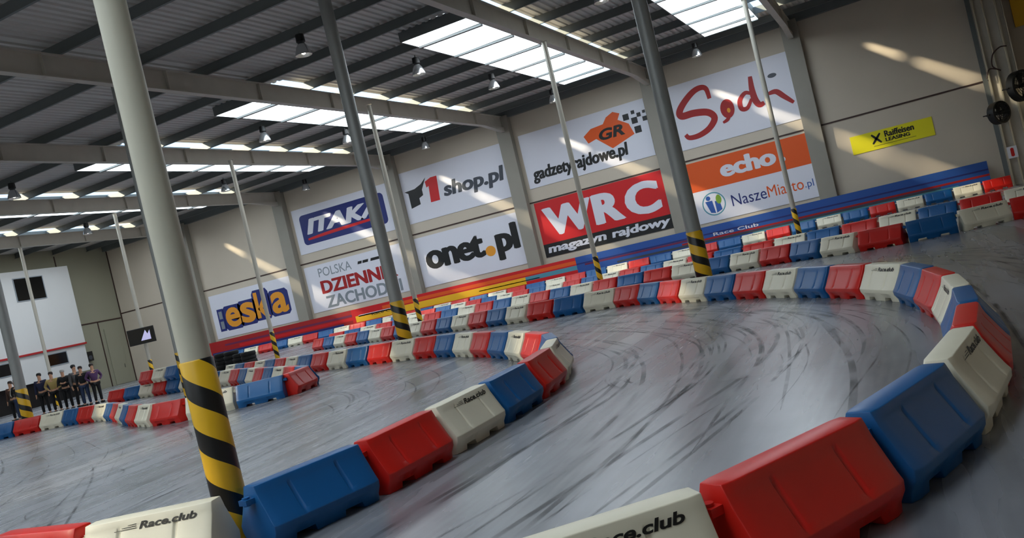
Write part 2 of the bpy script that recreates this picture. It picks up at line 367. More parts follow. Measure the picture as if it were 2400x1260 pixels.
for x, y, c in ((-6.2, 23.4, 0), (-6.2, 35.6, 0), (-12.5, 18.4, 1), (-12.3, 23.8, 1), (-12.2, 29.0, 1), (-12.3, 35.2, 1), (-19.3, 24.9, 2), (-19.0, 29.5, 2), (-19.2, 36.1, 2),
                (-26.6, 20.6, 3), (-26.4, 30.6, 3), (-26.6, 36.6, 3), (-34.0, 29.6, 4), (-34.2, 35.0, 4)):
    o = L0 if first else copy_tree(L0); first = False
    x, y = x*1.118, y*1.118; o.location = (x, y, zd(x)-.31-.52)
    i = sum(1 for q in ((23.4, 0), (35.6, 0), (18.4, 1), (23.8, 1), (29.0, 1), (35.2, 1), (24.9, 2), (29.5, 2), (36.1, 2), (20.6, 3), (30.6, 3), (36.6, 3), (29.6, 4), (35.0, 4)) if q[1] == c and q[0] >= y/1.118-.01)
    tag(o, 'hanging lamp with black ballast above %s, %s from the banner wall' % (PL[c], ('', 'first', 'second', 'third', 'fourth')[i]), 'lamp', 'hanging hall lamps')

# ------------------------------------------------------------------ banners on the long wall
YB = YW-.03
def banner(label, x0, x1, z0, z1, m='white', group='banners on the long wall'):
    b = MB(); b.box((x0, YB, z0), (x1, YW-.004, z1)); o = b.wallgrid().build('wall_banner', M[m]); return tag(o, label, 'banner', group)
def fat(b, body, box, y, d=.05, **k):
    for i, (dx, dz) in enumerate(((-d, 0), (d, 0), (0, d*.3), (0, -d*.3), (0, 0))): word(b, body, (box[0]+dx, box[1]+dz, box[2]+dx, box[3]+dz), y-.002*i, **k)
def piece(o, name, m, fn, d=.004, label=None):
    b = MB(); fn(b, YB-d); p = b.wallgrid().build(name, M[m], o)
    if label: p['label'] = label
    return p
o = banner('white banner with fat gold lettering outlined in navy', -35.75, -30.0, 1.38, 3.82)
ES = [('e', -34.85, 1.85, -33.8, 2.95), ('s', -33.75, 1.9, -32.75, 3.02), ('k', -32.65, 1.98, -31.75, 3.4), ('a', -31.55, 2.0, -30.45, 3.15)]
def f(b, y):
    for ch, a, z0, c, z1 in ES:
        poly(b, [(a-.13+p*(c-a+.26), z0-.13+q*(z1-z0+.26)) for p, q in ((.12, 0), (.88, 0), (1, .12), (1, .88), (.88, 1), (.12, 1), (0, .88), (0, .12))], y)
    poly(b, [(-35.4, 1.75), (-34.95, 1.75), (-34.95, 3.0), (-35.4, 3.0)], y)
piece(o, 'lettering_outline', 'navy', f, .003)
piece(o, 'lettering', 'gold', lambda b, y: [word(b, ch, (a, z0, c, z1), y, bold=.03) for ch, a, z0, c, z1 in ES], .007)
piece(o, 'colon_mark', 'grey', lambda b, y: [poly(b, [(-35.3, z), (-35.06, z), (-35.06, z+.42), (-35.3, z+.42)], y) for z in (1.88, 2.44)], .007)
o = banner('white banner with a navy field and white slanted capitals', -28.9, -22.85, 4.68, 7.05)
def rrect(x0, z0, x1, z1, r):
    return [p for cx, cz, a in ((x1-r, z0+r, -90), (x1-r, z1-r, 0), (x0+r, z1-r, 90), (x0+r, z0+r, 180)) for p in ell(cx, cz, r, r, 5, a, a+90)]
piece(o, 'navy_field', 'navy', lambda b, y: poly(b, rrect(-28.5, 5.1, -23.2, 6.68, .22), y), .003)
piece(o, 'lettering', 'white', lambda b, y: fat(b, 'ITAKA', (-28.15, 5.64, -23.55, 6.40), y, .05, bold=.03, shear=.25), .007)
piece(o, 'red_swoosh', 'red', lambda b, y: brush(b, [(-28.2, 5.38), (-26.5, 5.46), (-23.6, 5.52)], .16, y), .006)
o = banner('white newspaper banner with dark red and grey capitals', -28.95, -22.85, 1.55, 3.98)
piece(o, 'headline', 'darkred', lambda b, y: fat(b, 'DZIENNIK', (-28.1, 2.44, -23.4, 3.10), y, .03, bold=.02))
piece(o, 'lettering', 'grey', lambda b, y: fat(b, 'ZACHODNI', (-28.0, 1.66, -23.3, 2.28), y, .015, bold=.02))
piece(o, 'lettering', 'grey', lambda b, y: word(b, 'POLSKA', (-28.1, 3.32, -26.0, 3.78), y))
piece(o, 'small_print', 'black', lambda b, y: [poly(b, [(x, 3.48), (x+w, 3.48), (x+w+.05, 3.62), (x+.05, 3.62)], y) for x, w in ((-25.6, .25), (-25.3, .35), (-24.8, .6))])
o = banner('white shop banner with a red numeral and grey italics', -22.05, -16.25, 4.72, 7.28)
piece(o, 'black_letter', 'black', lambda b, y: poly(b, [(-21.75, 5.45), (-21.2, 5.55), (-21.2, 5.85), (-20.95, 5.95), (-20.95, 6.22), (-20.62, 6.75), (-20.95, 6.5), (-21.35, 6.35), (-21.95, 6.32), (-21.75, 6.2)], y))
piece(o, 'red_numeral', 'red', lambda b, y: poly(b, [(-20.62, 5.5), (-20.1, 5.5), (-20.0, 6.68), (-20.35, 6.68), (-20.7, 6.55), (-20.68, 6.25), (-20.55, 6.3)], y))
piece(o, 'lettering', 'slate', lambda b, y: fat(b, 'shop.pl', (-19.8, 5.38, -16.5, 6.28), y, .03, bold=.02, shear=.15))
o = banner('white banner with large black lowercase lettering and orange dot', -22.05, -16.25, 1.52, 3.98)
piece(o, 'lettering', 'black', lambda b, y: fat(b, 'onet', (-21.6, 2.32, -18.42, 3.40), y, .06, bold=.02, spacing=.93))
piece(o, 'lettering', 'black', lambda b, y: fat(b, 'pl', (-17.68, 1.96, -16.58, 3.56), y, .07, bold=.02))
piece(o, 'orange_dot', 'gold', lambda b, y: poly(b, ell(-18.1, 2.5, .27, .25), y))
o = banner('white banner with an orange shirt and black chequers', -15.4, -9.3, 4.82, 7.34)
piece(o, 'lettering', 'black', lambda b, y: fat(b, 'gadzetyrajdowe.pl', (-15.1, 4.98, -10.45, 5.72), y, .02, bold=.02, shear=.12))
piece(o, 'shirt_picture', 'orange', lambda b, y: poly(b, [(-12.3, 6.45), (-12.15, 6.1), (-11.75, 6.2), (-11.1, 5.6), (-10.0, 5.95), (-10.15, 6.45), (-10.6, 6.75), (-10.45, 7.0), (-10.75, 7.15), (-11.1, 7.0), (-11.3, 6.75), (-11.9, 6.7)], y))
piece(o, 'monogram', 'black', lambda b, y: word(b, 'GR', (-11.6, 6.05, -10.4, 6.55), y, bold=.04, shear=.2), .008)
piece(o, 'chequers', 'black', lambda b, y: [poly(b, [(x, z), (x+s, z), (x+s, z+s), (x, z+s)], y) for x, z, s in ((-10.35, 6.62, .27), (-10.0, 6.38, .27), (-9.95, 5.95, .3), (-9.72, 6.62, .18), (-9.5, 6.38, .2), (-9.45, 6.72, .13), (-9.95, 6.8, .16))])
o = banner('red rally banner with huge white capitals and black strip', -15.4, -9.25, 2.17, 4.13, 'red')
piece(o, 'lettering', 'white', lambda b, y: fat(b, 'W', (-15.05, 2.48, -12.75, 3.78), y, .06, bold=.03))
piece(o, 'lettering', 'white', lambda b, y: fat(b, 'R', (-12.60, 2.48, -11.30, 3.80), y, .07, bold=.03))
piece(o, 'lettering', 'white', lambda b, y: fat(b, 'C', (-11.08, 2.44, -9.6, 3.84), y, .07, bold=.03))
piece(o, 'black_strip', 'black', lambda b, y: b.box((-15.4, y, 1.56), (-9.25, YW-.004, 2.17)), 0)
piece(o, 'strip_lettering', 'white', lambda b, y: fat(b, 'magazyn', (-15.2, 1.63, -12.35, 2.0), y, .02, bold=.02, shear=.1), .005)
piece(o, 'strip_lettering', 'white', lambda b, y: fat(b, 'rajdowy', (-12.05, 1.63, -9.35, 2.1), y, .02, bold=.02, shear=.1), .005)
o = banner('white banner with red brush script lettering', -8.3, -3.13, 4.66, 7.46)
SS = [([(-6.52, 6.5), (-6.57, 6.93), (-6.8, 7.05), (-7.17, 6.95), (-7.62, 6.62), (-7.88, 6.3), (-7.8, 6.1), (-7.29, 6.09), (-6.72, 5.96), (-6.5, 5.65), (-6.8, 5.3), (-7.28, 5.12), (-7.71, 5.13), (-7.84, 5.3)], .30),
      ([(-4.72, 6.9), (-4.76, 6.35), (-4.73, 5.92), (-4.6, 5.67), (-4.4, 5.7)], .27), ([(-4.16, 6.0), (-3.86, 6.0), (-3.61, 5.74), (-3.28, 5.38)], .22),
      ([(-4.82, 6.2), (-5.06, 6.3), (-5.33, 6.06), (-5.34, 5.72), (-5.1, 5.68), (-4.86, 6.0)], .2), ([(-5.84, 5.66), (-5.98, 5.45), (-6.2, 5.36)], .15)]
def f(b, y):
    for k, (s, w) in enumerate(SS): brush(b, s, w, y-.002*k)
    poly(b, ell(-5.90, 5.88, .29, .40), y-.012)
piece(o, 'brush_lettering', 'darkred', f)
piece(o, 'lettering_spots', 'slate', lambda b, y: poly(b, ell(-3.87, 6.68, .18, .09), y), .007)
piece(o, 'lettering_spots', 'gold', lambda b, y: poly(b, ell(-5.86, 5.80, .07, .1), y), .02)
o = banner('orange and white banner with a round blue emblem', -8.3, -3.13, 1.42, 4.06)
piece(o, 'orange_field', 'orange', lambda b, y: poly(b, [(-8.3, 2.8), (-3.13, 2.8), (-3.13, 4.06), (-8.3, 4.06)], y), .003)
piece(o, 'lettering', 'white', lambda b, y: fat(b, 'echo', (-6.75, 3.14, -4.5, 3.84), y, .045, bold=.02), .007)
piece(o, 'full_stop', 'white', lambda b, y: poly(b, ell(-4.2, 3.25, .1, .1), y), .007)
piece(o, 'navy_word', 'navy', lambda b, y: word(b, 'Nasze', (-6.6, 1.85, -5.15, 2.33), y))
piece(o, 'orange_word', 'orange', lambda b, y: word(b, 'Miasto', (-5.1, 1.86, -3.65, 2.33), y))
piece(o, 'web_ending', 'blue', lambda b, y: word(b, '.pl', (-3.6, 1.80, -3.25, 2.2), y))
def f(b, y):
    P = ell(-7.35, 2.15, .5, .5, 28); Q = ell(-7.35, 2.15, .45, .45, 28)
    b.add([(x, y, z) for x, z in P+Q], [(i, (i+1) % 28, 28+(i+1) % 28, 28+i) for i in range(28)])
piece(o, 'emblem_ring', 'teal', f)
piece(o, 'emblem_shapes', 'blue', lambda b, y: [poly(b, p, y) for p in ([(-7.7, 2.3), (-7.55, 1.8), (-7.35, 1.75), (-7.4, 2.3)], [(-7.3, 1.75), (-7.05, 1.85), (-7.1, 2.25), (-7.3, 2.25)], ell(-7.55, 2.42, .1, .1, 12))])
piece(o, 'emblem_leaf', 'green', lambda b, y: poly(b, ell(-7.12, 2.3, .12, .2, 14), y), .006)
o = banner('small yellow banner with black lettering on the bare wall', -1.55, 1.46, 2.7, 3.42, 'yellow')
piece(o, 'lettering', 'black', lambda b, y: fat(b, 'Raiffeisen', (-.28, 3.10, .78, 3.34), y, .008, bold=.015))
piece(o, 'lettering', 'black', lambda b, y: fat(b, 'LEASING', (-.28, 2.92, .60, 3.06), y, .008, bold=.015))
piece(o, 'thin_line', 'black', lambda b, y: poly(b, [(-.75, 2.83), (.8, 2.83), (.8, 2.845), (-.75, 2.845)], y))
piece(o, 'cross_emblem', 'black', lambda b, y: (brush(b, [(-.76, 2.93), (-.44, 3.3)], .09, y), brush(b, [(-.76, 3.3), (-.44, 2.93)], .09, y)))
def low(label, x0, x1, base, bands, txt=None):
    """part of the printed band that runs along the foot of the wall"""
    b = MB(); b.box((x0, YW-.47, .42), (x1, YW-.44, 1.28)); o = b.wallgrid().build('wall_banner', M[base]); tag(o, label, 'banner', 'low banners along the wall foot')
    for nm, m, z0, z1, a, c in bands:
        b = MB(); b.add([(a, YW-.474, z0), (c, YW-.474, z0+.0), (c, YW-.474, z1), (a, YW-.474, z1)], [(0, 1, 2, 3)]); b.wallgrid().build(nm, M[m], o)
    if txt:
        b = MB()
        for s, box, mi in txt: word(b, s, box, YW-.478, bold=.01)
        b.wallgrid().build('lettering', M[txt[0][2]], o)
low('dark red low banner under the gold lettered and newspaper banners', -36.1, -26.4, 'darkred', [('dark_stripe', 'magenta', .95, 1.05, -35, -26.4), ('red_stripe', 'red', .75, .9, -34, -26.4), ('blue_stripe', 'navy', .55, .68, -36, -27)])
low('red and yellow low banner under the orange dot banner', -26.4, -13.9, 'red', [('orange_stripe', 'orange', .98, 1.14, -24.5, -13.9), ('yellow_stripe', 'amber', .6, .92, -26.2, -16.5), ('blue_stripe', 'teal', .72, .92, -16.5, -13.9), ('black_stripe', 'slate', .74, .78, -19, -15.8), ('white_stripe', 'white', .86, .95, -26, -23.4)], [('Race Club', (-25.2, .80, -23.6, .92), 'black')])
low('blue low banner from the red rally banner to the hall corner', -13.9, 2.9, 'blue', [('red_stripe', 'darkred', .72, .80, -9, 2.9), ('plum_stripe', 'magenta', .84, .92, -13.5, -8.5), ('dark_stripe', 'slate', .62, .71, -12, 1.2), ('pale_stripe', 'teal', .54, .62, -6, 1.8), ('navy_stripe', 'navy', .93, .99, -13.9, 2.9)], [('Race Club', (-7.6, .82, -5.7, .96), 'white')])

# ------------------------------------------------------------------ the corner by the far wall: steel post, fans, cable, sign
t = empty('steel_post', (4.4, 41.9, 0)); tag(t, 'bright ribbed steel post in the hall corner beside the blue low banner', 'post')
for x0, x1, m in ((-.42, -.36, 'alu'), (-.08, -.02, 'alu'), (.36, .44, 'alu'), (.62, .66, 'alu')):
    b = MB(); b.box((x0, -.16, 0), (x1, .12, 8.6)); b.build('flange', M[m], t, bevel=.01)
b = MB(); b.box((-.36, .02, 0), (.66, .08, 8.6)); b.build('web', M['steel'], t)
b = MB(); b.box((-.62, .1, 0), (-.44, .16, 8.6)); b.build('shadow_gap_strip', M['purlin'], t)
def fan(x, y, z, r, label, rz):
    t = empty('drum_fan', (x, y, z), rz); tag(t, label, 'fan', 'black drum fans on the steel post')
    b = MB(); b.lathe([(r, -.16), (r, .16), (r*.84, .16), (r*.84, -.16), (r, -.16)], 26, axis='y', cap=False); b.build('drum', M['blackp'], t, smooth=True)
    b = MB()
    for k in range(5): b.lathe([(r*.17*(k+1)-.012, -.17), (r*.17*(k+1), -.155), (r*.17*(k+1)+.012, -.17)], 24, axis='y', cap=False)
    for k in range(6):
        a = math.pi*k/6; b.tube([(r*.9*math.cos(a), -.165, r*.9*math.sin(a)), (-r*.9*math.cos(a), -.165, -r*.9*math.sin(a))], .008, 6)
    b.build('grille', M['blackp'], t)
    b = MB()
    for k in range(4):
        a = math.pi/2*k; ca, sa = math.cos(a), math.sin(a)
        b.add([(r*u*ca-w*sa, v, r*u*sa+w*ca) for u, w, v in ((.12, -.04, -.03), (.8, -.13, -.06), (.8, .13, .06), (.12, .04, .03))], [(0, 1, 2, 3)])
    b.lathe([(.02, -.1), (.09, -.08), (.09, .1), (.02, .12)], 14, axis='y'); b.build('fan_blades', M['blackp'], t)
    b = MB(); b.tube([(-r-.04, 0, 0), (-r-.04, .3, 0), (r+.04, .3, 0), (r+.04, 0, 0)], .025, 6); b.tube([(0, .3, 0), (0, .62, 0)], .03, 6); b.build('bracket', M['blackp'], t)
fan(3.98, 41.0, 3.02, .46, 'smaller black drum fan hanging lower on the steel post', R(42))
fan(4.95, 41.0, 3.85, .62, 'larger black drum fan at the picture edge, above the smaller fan', R(42))
b = MB(); b.tube(smooth([(3.9, 41.6, 4.5), (4.05, 41.6, 4.85), (4.3, 41.6, 4.8), (4.45, 41.6, 4.7), (4.2, 41.6, 4.95), (4.3, 41.6, 5.4), (4.6, 41.6, 5.62), (4.85, 41.65, 5.6)], 8), .028, 6)
tag(b.build('cable', M['seam']), 'dark looping cable on the bright steel post above the fans', 'cable')
t = empty('fire_sign', (4.2, 41.7, 1.35)); tag(t, 'small red sign on the steel post below the fans', 'sign')
b = MB(); b.box((-.18, -.012, -.24), (.18, .012, .24)); b.build('plate', M['white'], t)
b = MB(); b.lathe([(.01, .18), (.06, .15), (.065, -.15), (.01, -.18)], 12)
for i, v in enumerate(b.v): b.v[i] = (v[0], -.016+v[1]*.05, v[2])
b.build('red_pictogram', M['redsign'], t)
t = empty('wall_plate', (5.6, 42.4, 7.0)); tag(t, 'yellow plate high in the corner right of the steel post', 'plate')
b = MB(); b.box((-.2, 0, -.7), (.6, .06, 1.2)); b.build('plate_face', M['amber'], t)

# ------------------------------------------------------------------ end wall: cabin, doors, screen, people
t = empty('viewing_cabin', (XL, 31.3, 0)); tag(t, 'white two storey cabin with dark windows on the end wall', 'cabin')
b = MB(); b.box((.02, -10, 3.11), (1.0, 7.2, 7.92)); b.build('upper_storey', M['cabin'], t)
b = MB(); b.box((.02, -10, 1.40), (.95, 7.15, 3.0)); b.build('lower_fascia', M['cabin'], t)
b = MB(); b.box((.02, -10, 3.0), (1.06, 7.25, 3.11)); b.build('ledge', M['darkred'], t)
for y0, y1, z0, z1 in ((3.45, 5.3, 6.18, 7.47), (.2, 2.05, 6.18, 7.47), (-3.1, -1.3, 6.18, 7.47), (4.5, 5.75, 2.14, 2.79), (1.3, 2.55, 2.14, 2.79)):
    b = MB(); b.box((.99 if z0 > 4 else .94, y0, z0), (1.015 if z0 > 4 else .965, y1, z1)); w = b.build('window', M['glass'], t)
    b = MB(); xx = 1.0 if z0 > 4 else .95
    for p, q in (((y0-.05, z0-.05), (y1+.05, z0)), ((y0-.05, z1), (y1+.05, z1+.05)), ((y0-.05, z0), (y0, z1)), ((y1, z0), (y1+.05, z1))): b.box((xx, p[0], p[1]), (xx+.03, q[0], q[1]))
    b.build('window_frame', M['grey'], w)
b = MB(); b.box((.02, -10, 0), (.1, 7.05, 1.40)); o = b.build('recess_shade', M['blackp'], t)  # black sheet stands in for the shade beneath the cabin
t = empty('door_1', (XL+.02, 41.4, 0)); struct(t)
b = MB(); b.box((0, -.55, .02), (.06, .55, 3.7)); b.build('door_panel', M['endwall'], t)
b = MB(); b.tube([(.1, .36, 1.0), (.1, .36, 1.25)], .015, 6); b.build('door_handle', M['blackp'], t)
t = empty('loudspeaker', (XL+.14, 39.2, 2.2)); tag(t, 'small black loudspeaker on the end wall beside the white cabin', 'loudspeaker')
b = MB(); b.box((-.12, -.22, -.3), (.16, .22, .3)); b.build('cabinet', M['blackp'], t, bevel=.015)
b = MB(); b.lathe([(.14, .165), (.12, .17), (.02, .15)], 16, axis='x', c=(0, 0, -.08)); b.build('cone', M['slate'], t, smooth=True)
t = empty('flat_screen', (-33.43, 30.72, 2.42), R(30)); tag(t, 'black flat screen with a bright picture, hung on the pale pole', 'screen')
b = MB(); b.box((-.62, -.06, -.38), (.62, 0, .38)); b.build('housing', M['blackp'], t, bevel=.01)
b = MB(); b.box((-.58, -.064, -.34), (.58, -.058, .34)); b.build('display', M['glass'], t)
b = MB(); poly(b, [(-.05, -.22), (.42, -.22), (.42, .22), (.3, .05), (.22, .25)], -.067); sc = b.build('picture', mat('screen_picture', (.72, .70, .85), .4, emit=.5), t)
b = MB(); b.box((-.08, 0, -.1), (.08, .1, .1)); b.build('mount', M['steel'], t)

def skin_mesh(chains, root, sub=2):
    bm = bmesh.new(); ly = bm.verts.layers.skin.verify(); vm = {}
    for ch in chains:
        pv = None
        for nm, p, r in ch:
            if nm not in vm:
                v = bm.verts.new(p); rr = r if isinstance(r, tuple) else (r, r); v[ly].radius = rr; vm[nm] = v
                if nm == root: v[ly].use_root = True
            v = vm[nm]
            if pv: bm.edges.new((pv, v))
            pv = v
    me = bpy.data.meshes.new('s'); bm.to_mesh(me); bm.free()
    o = bpy.data.objects.new('s', me); C.objects.link(o)
    o.modifiers.new('k', 'SKIN').use_smooth_shade = True
    s = o.modifiers.new('u', 'SUBSURF'); s.levels = sub; s.render_levels = sub
    bpy.context.view_layer.update()
    res = bpy.data.meshes.new_from_object(o.evaluated_get(bpy.context.evaluated_depsgraph_get()))
    bpy.data.objects.remove(o); bpy.data.meshes.remove(me)
    for p in res.polygons: p.use_smooth = True
    return res
SKIN = mat('skin', (.80, .60, .48), .55)
def person(x, y, rz, h, top, legs, hair, label, arms='down', shirt=None):
    k = h/1.75
    t = empty('person', (x, y, 0), rz); tag(t, label, 'person', 'people standing by the cabin'); t.scale = (k, k, k)
    if arms == 'fold': ar = [(.20, -.01, 1.40), (.25, -.04, 1.14), (.02, -.20, 1.16), (-.05, -.21, 1.18)]
    elif arms == 'hip': ar = [(.20, 0, 1.40), (.34, .05, 1.16), (.19, -.05, 1.0), (.14, -.09, .97)]
    else: ar = [(.20, 0, 1.40), (.24, .02, 1.12), (.25, -.05, .88), (.25, -.07, .80)]
    ch = [[('pel', (0, 0, .95), (.15, .10)), ('wai', (0, 0, 1.10), (.13, .095)), ('che', (0, .01, 1.30), (.165, .11)), ('nek', (0, .01, 1.46), .06), ('jaw', (0, -.02, 1.55), .075), ('hd', (0, -.005, 1.65), (.078, .098)), ('cr', (0, .005, 1.72), (.06, .07))]]
    for s in (-1, 1):
        a = [(s*q[0] if not (arms == 'fold' and i > 1) else s*q[0], q[1], q[2]) for i, q in enumerate(ar)]
        ch.append([('che', 0, 0), ('sh%d' % s, a[0], .062), ('el%d' % s, a[1], .045), ('wr%d' % s, a[2], .032), ('ha%d' % s, a[3], (.035, .022))])
        for j in range(4):
            f0 = Vector(a[3]); d = (f0-Vector(a[2])).normalized(); lat = Vector((0, 1, 0)).cross(d) if arms == 'fold' else Vector((0, 1, 0))
            ch.append([('ha%d' % s, 0, 0), ('f%d%d' % (s, j), tuple(f0+d*.05+lat*(.02*(j-1.5))), .009), ('g%d%d' % (s, j), tuple(f0+d*(.085-.008*abs(j-1.5))+lat*(.021*(j-1.5))+Vector((0, -.012, 0))), .007)])
        ch.append([('ha%d' % s, 0, 0), ('th%d' % s, tuple(f0+Vector((-s*.02, -.035, -.01))), .009), ('ti%d' % s, tuple(f0+Vector((-s*.025, -.045, -.045))), .008)])
        ch.append([('pel', 0, 0), ('hip%d' % s, (s*.10, 0, .88), .095), ('kn%d' % s, (s*.11, -.015, .50), .062), ('an%d' % s, (s*.12, .01, .09), .042), ('to%d' % s, (s*.14, -.14, .045), (.045, .03))])
    body = skin_mesh(ch, 'pel', 1); body.materials.append(SKIN); link('body', body, t)
    tp = [[('pel', (0, 0, .93), (.165, .115)), ('wai', (0, 0, 1.10), (.148, .112)), ('che', (0, .01, 1.30), (.18, .125)), ('nek', (0, .015, 1.43), .085)]]
    for s in (-1, 1):
        a = [(s*q[0], q[1], q[2]) for q in ar]
        tp.append([('che', 0, 0), ('sh%d' % s, a[0], .078), ('el%d' % s, a[1], .06), ('wr%d' % s, a[2], .047)])
    me = skin_mesh(tp, 'pel', 1); me.materials.append(top); link('jacket', me, t)
    lg = [[('pel', (0, 0, .95), (.158, .112))]]
    for s in (-1, 1): lg.append([('pel', 0, 0), ('hip%d' % s, (s*.10, 0, .86), .108), ('kn%d' % s, (s*.11, -.015, .50), .077), ('an%d' % s, (s*.12, .01, .10), .062)])
    me = skin_mesh(lg, 'pel', 1); me.materials.append(legs); link('trousers', me, t)
    b = MB(); b.lathe([(.075, -.02), (.094, .02), (.096, .07), (.07, .12), (.01, .135)], 16, c=(0, .015, 1.64)); o = b.build('hair', hair, t, smooth=True); 
    o.data.transform(Matrix.Translation((0, .0, 0)))
    for s in (-1, 1):
        b = MB(); b.lathe([(.002, -.012), (.011, 0), (.002, .012)], 8, c=(s*.032, -.093, 1.635)); b.build('eye', M['blackp'], t)
    b = MB(); b.add([(-.014, -.09, 1.60), (.014, -.09, 1.60), (0, -.118, 1.598), (0, -.092, 1.64)], [(0, 1, 2), (0, 2, 3), (1, 3, 2), (0, 3, 1)]); b.build('nose', SKIN, t)
    for s in (-1, 1):
        b = MB(); b.box((s*.12-.055, -.20, 0), (s*.12+.055, .09, .085)); b.build('shoe', M['blackp'], t, bevel=.02)
cN = mat('cloth_navy', (.10, .12, .24), .8); cB = mat('cloth_black', (.06, .06, .07), .8); cT = mat('cloth_tan', (.70, .60, .36), .8); cG = mat('cloth_grey', (.34, .33, .33), .8)
cP = mat('cloth_purple', (.32, .20, .36), .8); cW = mat('cloth_pale', (.72, .69, .64), .8); cR = mat('cloth_brown', (.30, .20, .16), .8); cD = mat('cloth_denim', (.16, .22, .34), .8)
hB = mat('hair_brown', (.16, .10, .07), .6); hK = mat('hair_black', (.05, .045, .04), .6); hG = mat('hair_grey', (.66, .64, .62), .7)
PP = [(-36.9, 26.2, cR, cB, hB, 'brown jacket', 'down'), (-36.3, 26.0, cW, cD, hK, 'pale jacket and denim', 'fold'), (-34.7, 26.0, cN, cB, hK, 'navy jacket', 'down'), (-34.1, 26.1, cT, cB, hB, 'tan jacket', 'hip'),
      (-33.5, 26.2, cB, cB, hG, 'black jacket and grey hair', 'fold'), (-32.9, 26.3, cG, cB, hK, 'grey jacket', 'down'), (-32.4, 26.2, cB, cD, hB, 'black jacket and denim', 'down'), (-31.95, 26.4, cP, cB, hB, 'purple jacket', 'hip'),
      (-35.7, 25.6, cB, cD, hK, 'black jacket at the picture edge', 'hip')]
for i, (x, y, a, b2, hr, d, ar) in enumerate(PP):
    person(x, y, R(50+random.uniform(-40, 40)), random.uniform(1.66, 1.82), a, b2, hr, 'person in %s standing before the white cabin' % d if 'edge' not in d else 'person in black jacket and denim at the picture edge', ar)

# ------------------------------------------------------------------ tyre stacks by the foot of the wall
b = MB(); prof = [(.15, .03), (.17, .0), (.26, .0), (.285, .03), (.285, .12), (.26, .15), (.17, .15), (.15, .12), (.15, .03)]
b.lathe(prof, 22, cap=False); TY = b.build('tyre', M['rubber'], smooth=True); first = True
ST = [(-23.9, 26.3, 5), (-24.5, 26.5, 6), (-25.15, 26.7, 6), (-23.3, 26.1, 5), (-25.8, 26.95, 5)]
NM = ['second', 'third', 'fourth', 'nearest', 'farthest']
for s, (x, y, nn) in enumerate(ST):
    for k in range(nn):
        o = TY if first else TY.copy()
        if not first: C.objects.link(o)
        first = False
        o.location = (x+random.uniform(-.02, .02), y+random.uniform(-.02, .02), .15*k)
        lv = 'bottom' if k == 0 else ('topmost' if k == nn-1 else '%s from the floor' % ('', 'second', 'third', 'fourth', 'fifth', 'sixth')[k])
        tag(o, 'black tyre, %s, in the %s tyre stack behind the barriers' % (lv, NM[s]), 'tyre', 'stacked black tyres')

# ------------------------------------------------------------------ track barriers
BL, BH, PITCHB = 1.02, .47, 1.10
def barrier_mesh():
    prof = [(.190, 0), (.198, .055), (.236, .115), (.242, .165), (.214, .205), (.108, .385), (.094, .42), (.080, .47)]
    st = []   # (x, notch, groove)
    def add(x, a=0, g=0): st.append((x, a, g))
    h = BL/2
    add(-h); add(-h+.07)
    for c in (-.235, .235):
        if c > 0: pass
        add(c-.10); add(c-.085, 1); add(c-.012 if c < 0 else c-.028, 1); add(c+.0 if c < 0 else c-.016, 1, 1); add(c+.016 if c < 0 else c, 1, 1); add(c+.028 if c < 0 else c+.012, 1); add(c+.085, 1); add(c+.10)
    add(h-.07); add(h)
    rings = []
    for i, (x, a, g) in enumerate(st):
        ring = []
        for side in (1, -1):
            row = []
            for j, (w, z) in enumerate(prof):
                e = 1.0
                if i in (0, len(st)-1): e = .90 if j < 7 else .8
                w2 = w*e
                if g and 3 < j < 6: w2 -= .016
                z2 = z
                if a and j == 0: z2 = .048
                if a and j == 1: z2 = .075
                row.append((x, side*w2, z2))
            ring += row if side == 1 else row[::-1]
        rings.append(ring)
    mb = MB(); mb.loft(rings); return mb
def proto(m, nm):
    mb = barrier_mesh(); o = mb.build('track_barrier', m, bevel=.006, smooth=True)
    b = MB(); h = BL/2
    b.box((h-.03, -.05, .345), (h+.075, .05, .385)); b.lathe([(.028, -.03), (.028, .035)], 10, c=(h+.04, 0, .365))
    b.build('coupling_tab', m, o)
    if nm == 'white':
        b = MB()
        for s in (-1, 1):      # lettering lies on the sloping upper face, both sides
            def fn(u, v, s=s):
                # v is the height on the sloping face
                w = .108+(.385-v)*(.106/.18) if v < .385 else (.108-(v-.385)*.4 if v < .42 else .094-(v-.42)*.28)
                return (u*(-s), s*(w+.0035), v)
            fx = lambda u, v: fn(u, v)
            word(b, 'Race.club', (-.06, .385, .40, .435), 0, bold=.03, shear=.25, fn=fx)
            for k, (a, c) in enumerate(((-.26, -.08), (-.20, -.08), (-.15, -.08))):
                z = .395+.013*k; b.add([fn(a, z), fn(c, z), fn(c, z+.005), fn(a, z+.003)], [(0, 1, 2, 3)])
        b.build('lettering', M['letter'], o)['label'] = 'black lettering'
    return o
PB = {'R': (proto(M['bred'], 'red'), 'red'), 'B': (proto(M['bblue'], 'blue'), 'blue'), 'W': (proto(M['bwhite'], 'white'), 'white')}
used = set()
def ordn(n): return '%d%s' % (n, 'th' if 10 <= n % 100 <= 20 else {1: 'st', 2: 'nd', 3: 'rd'}.get(n % 10, 'th'))
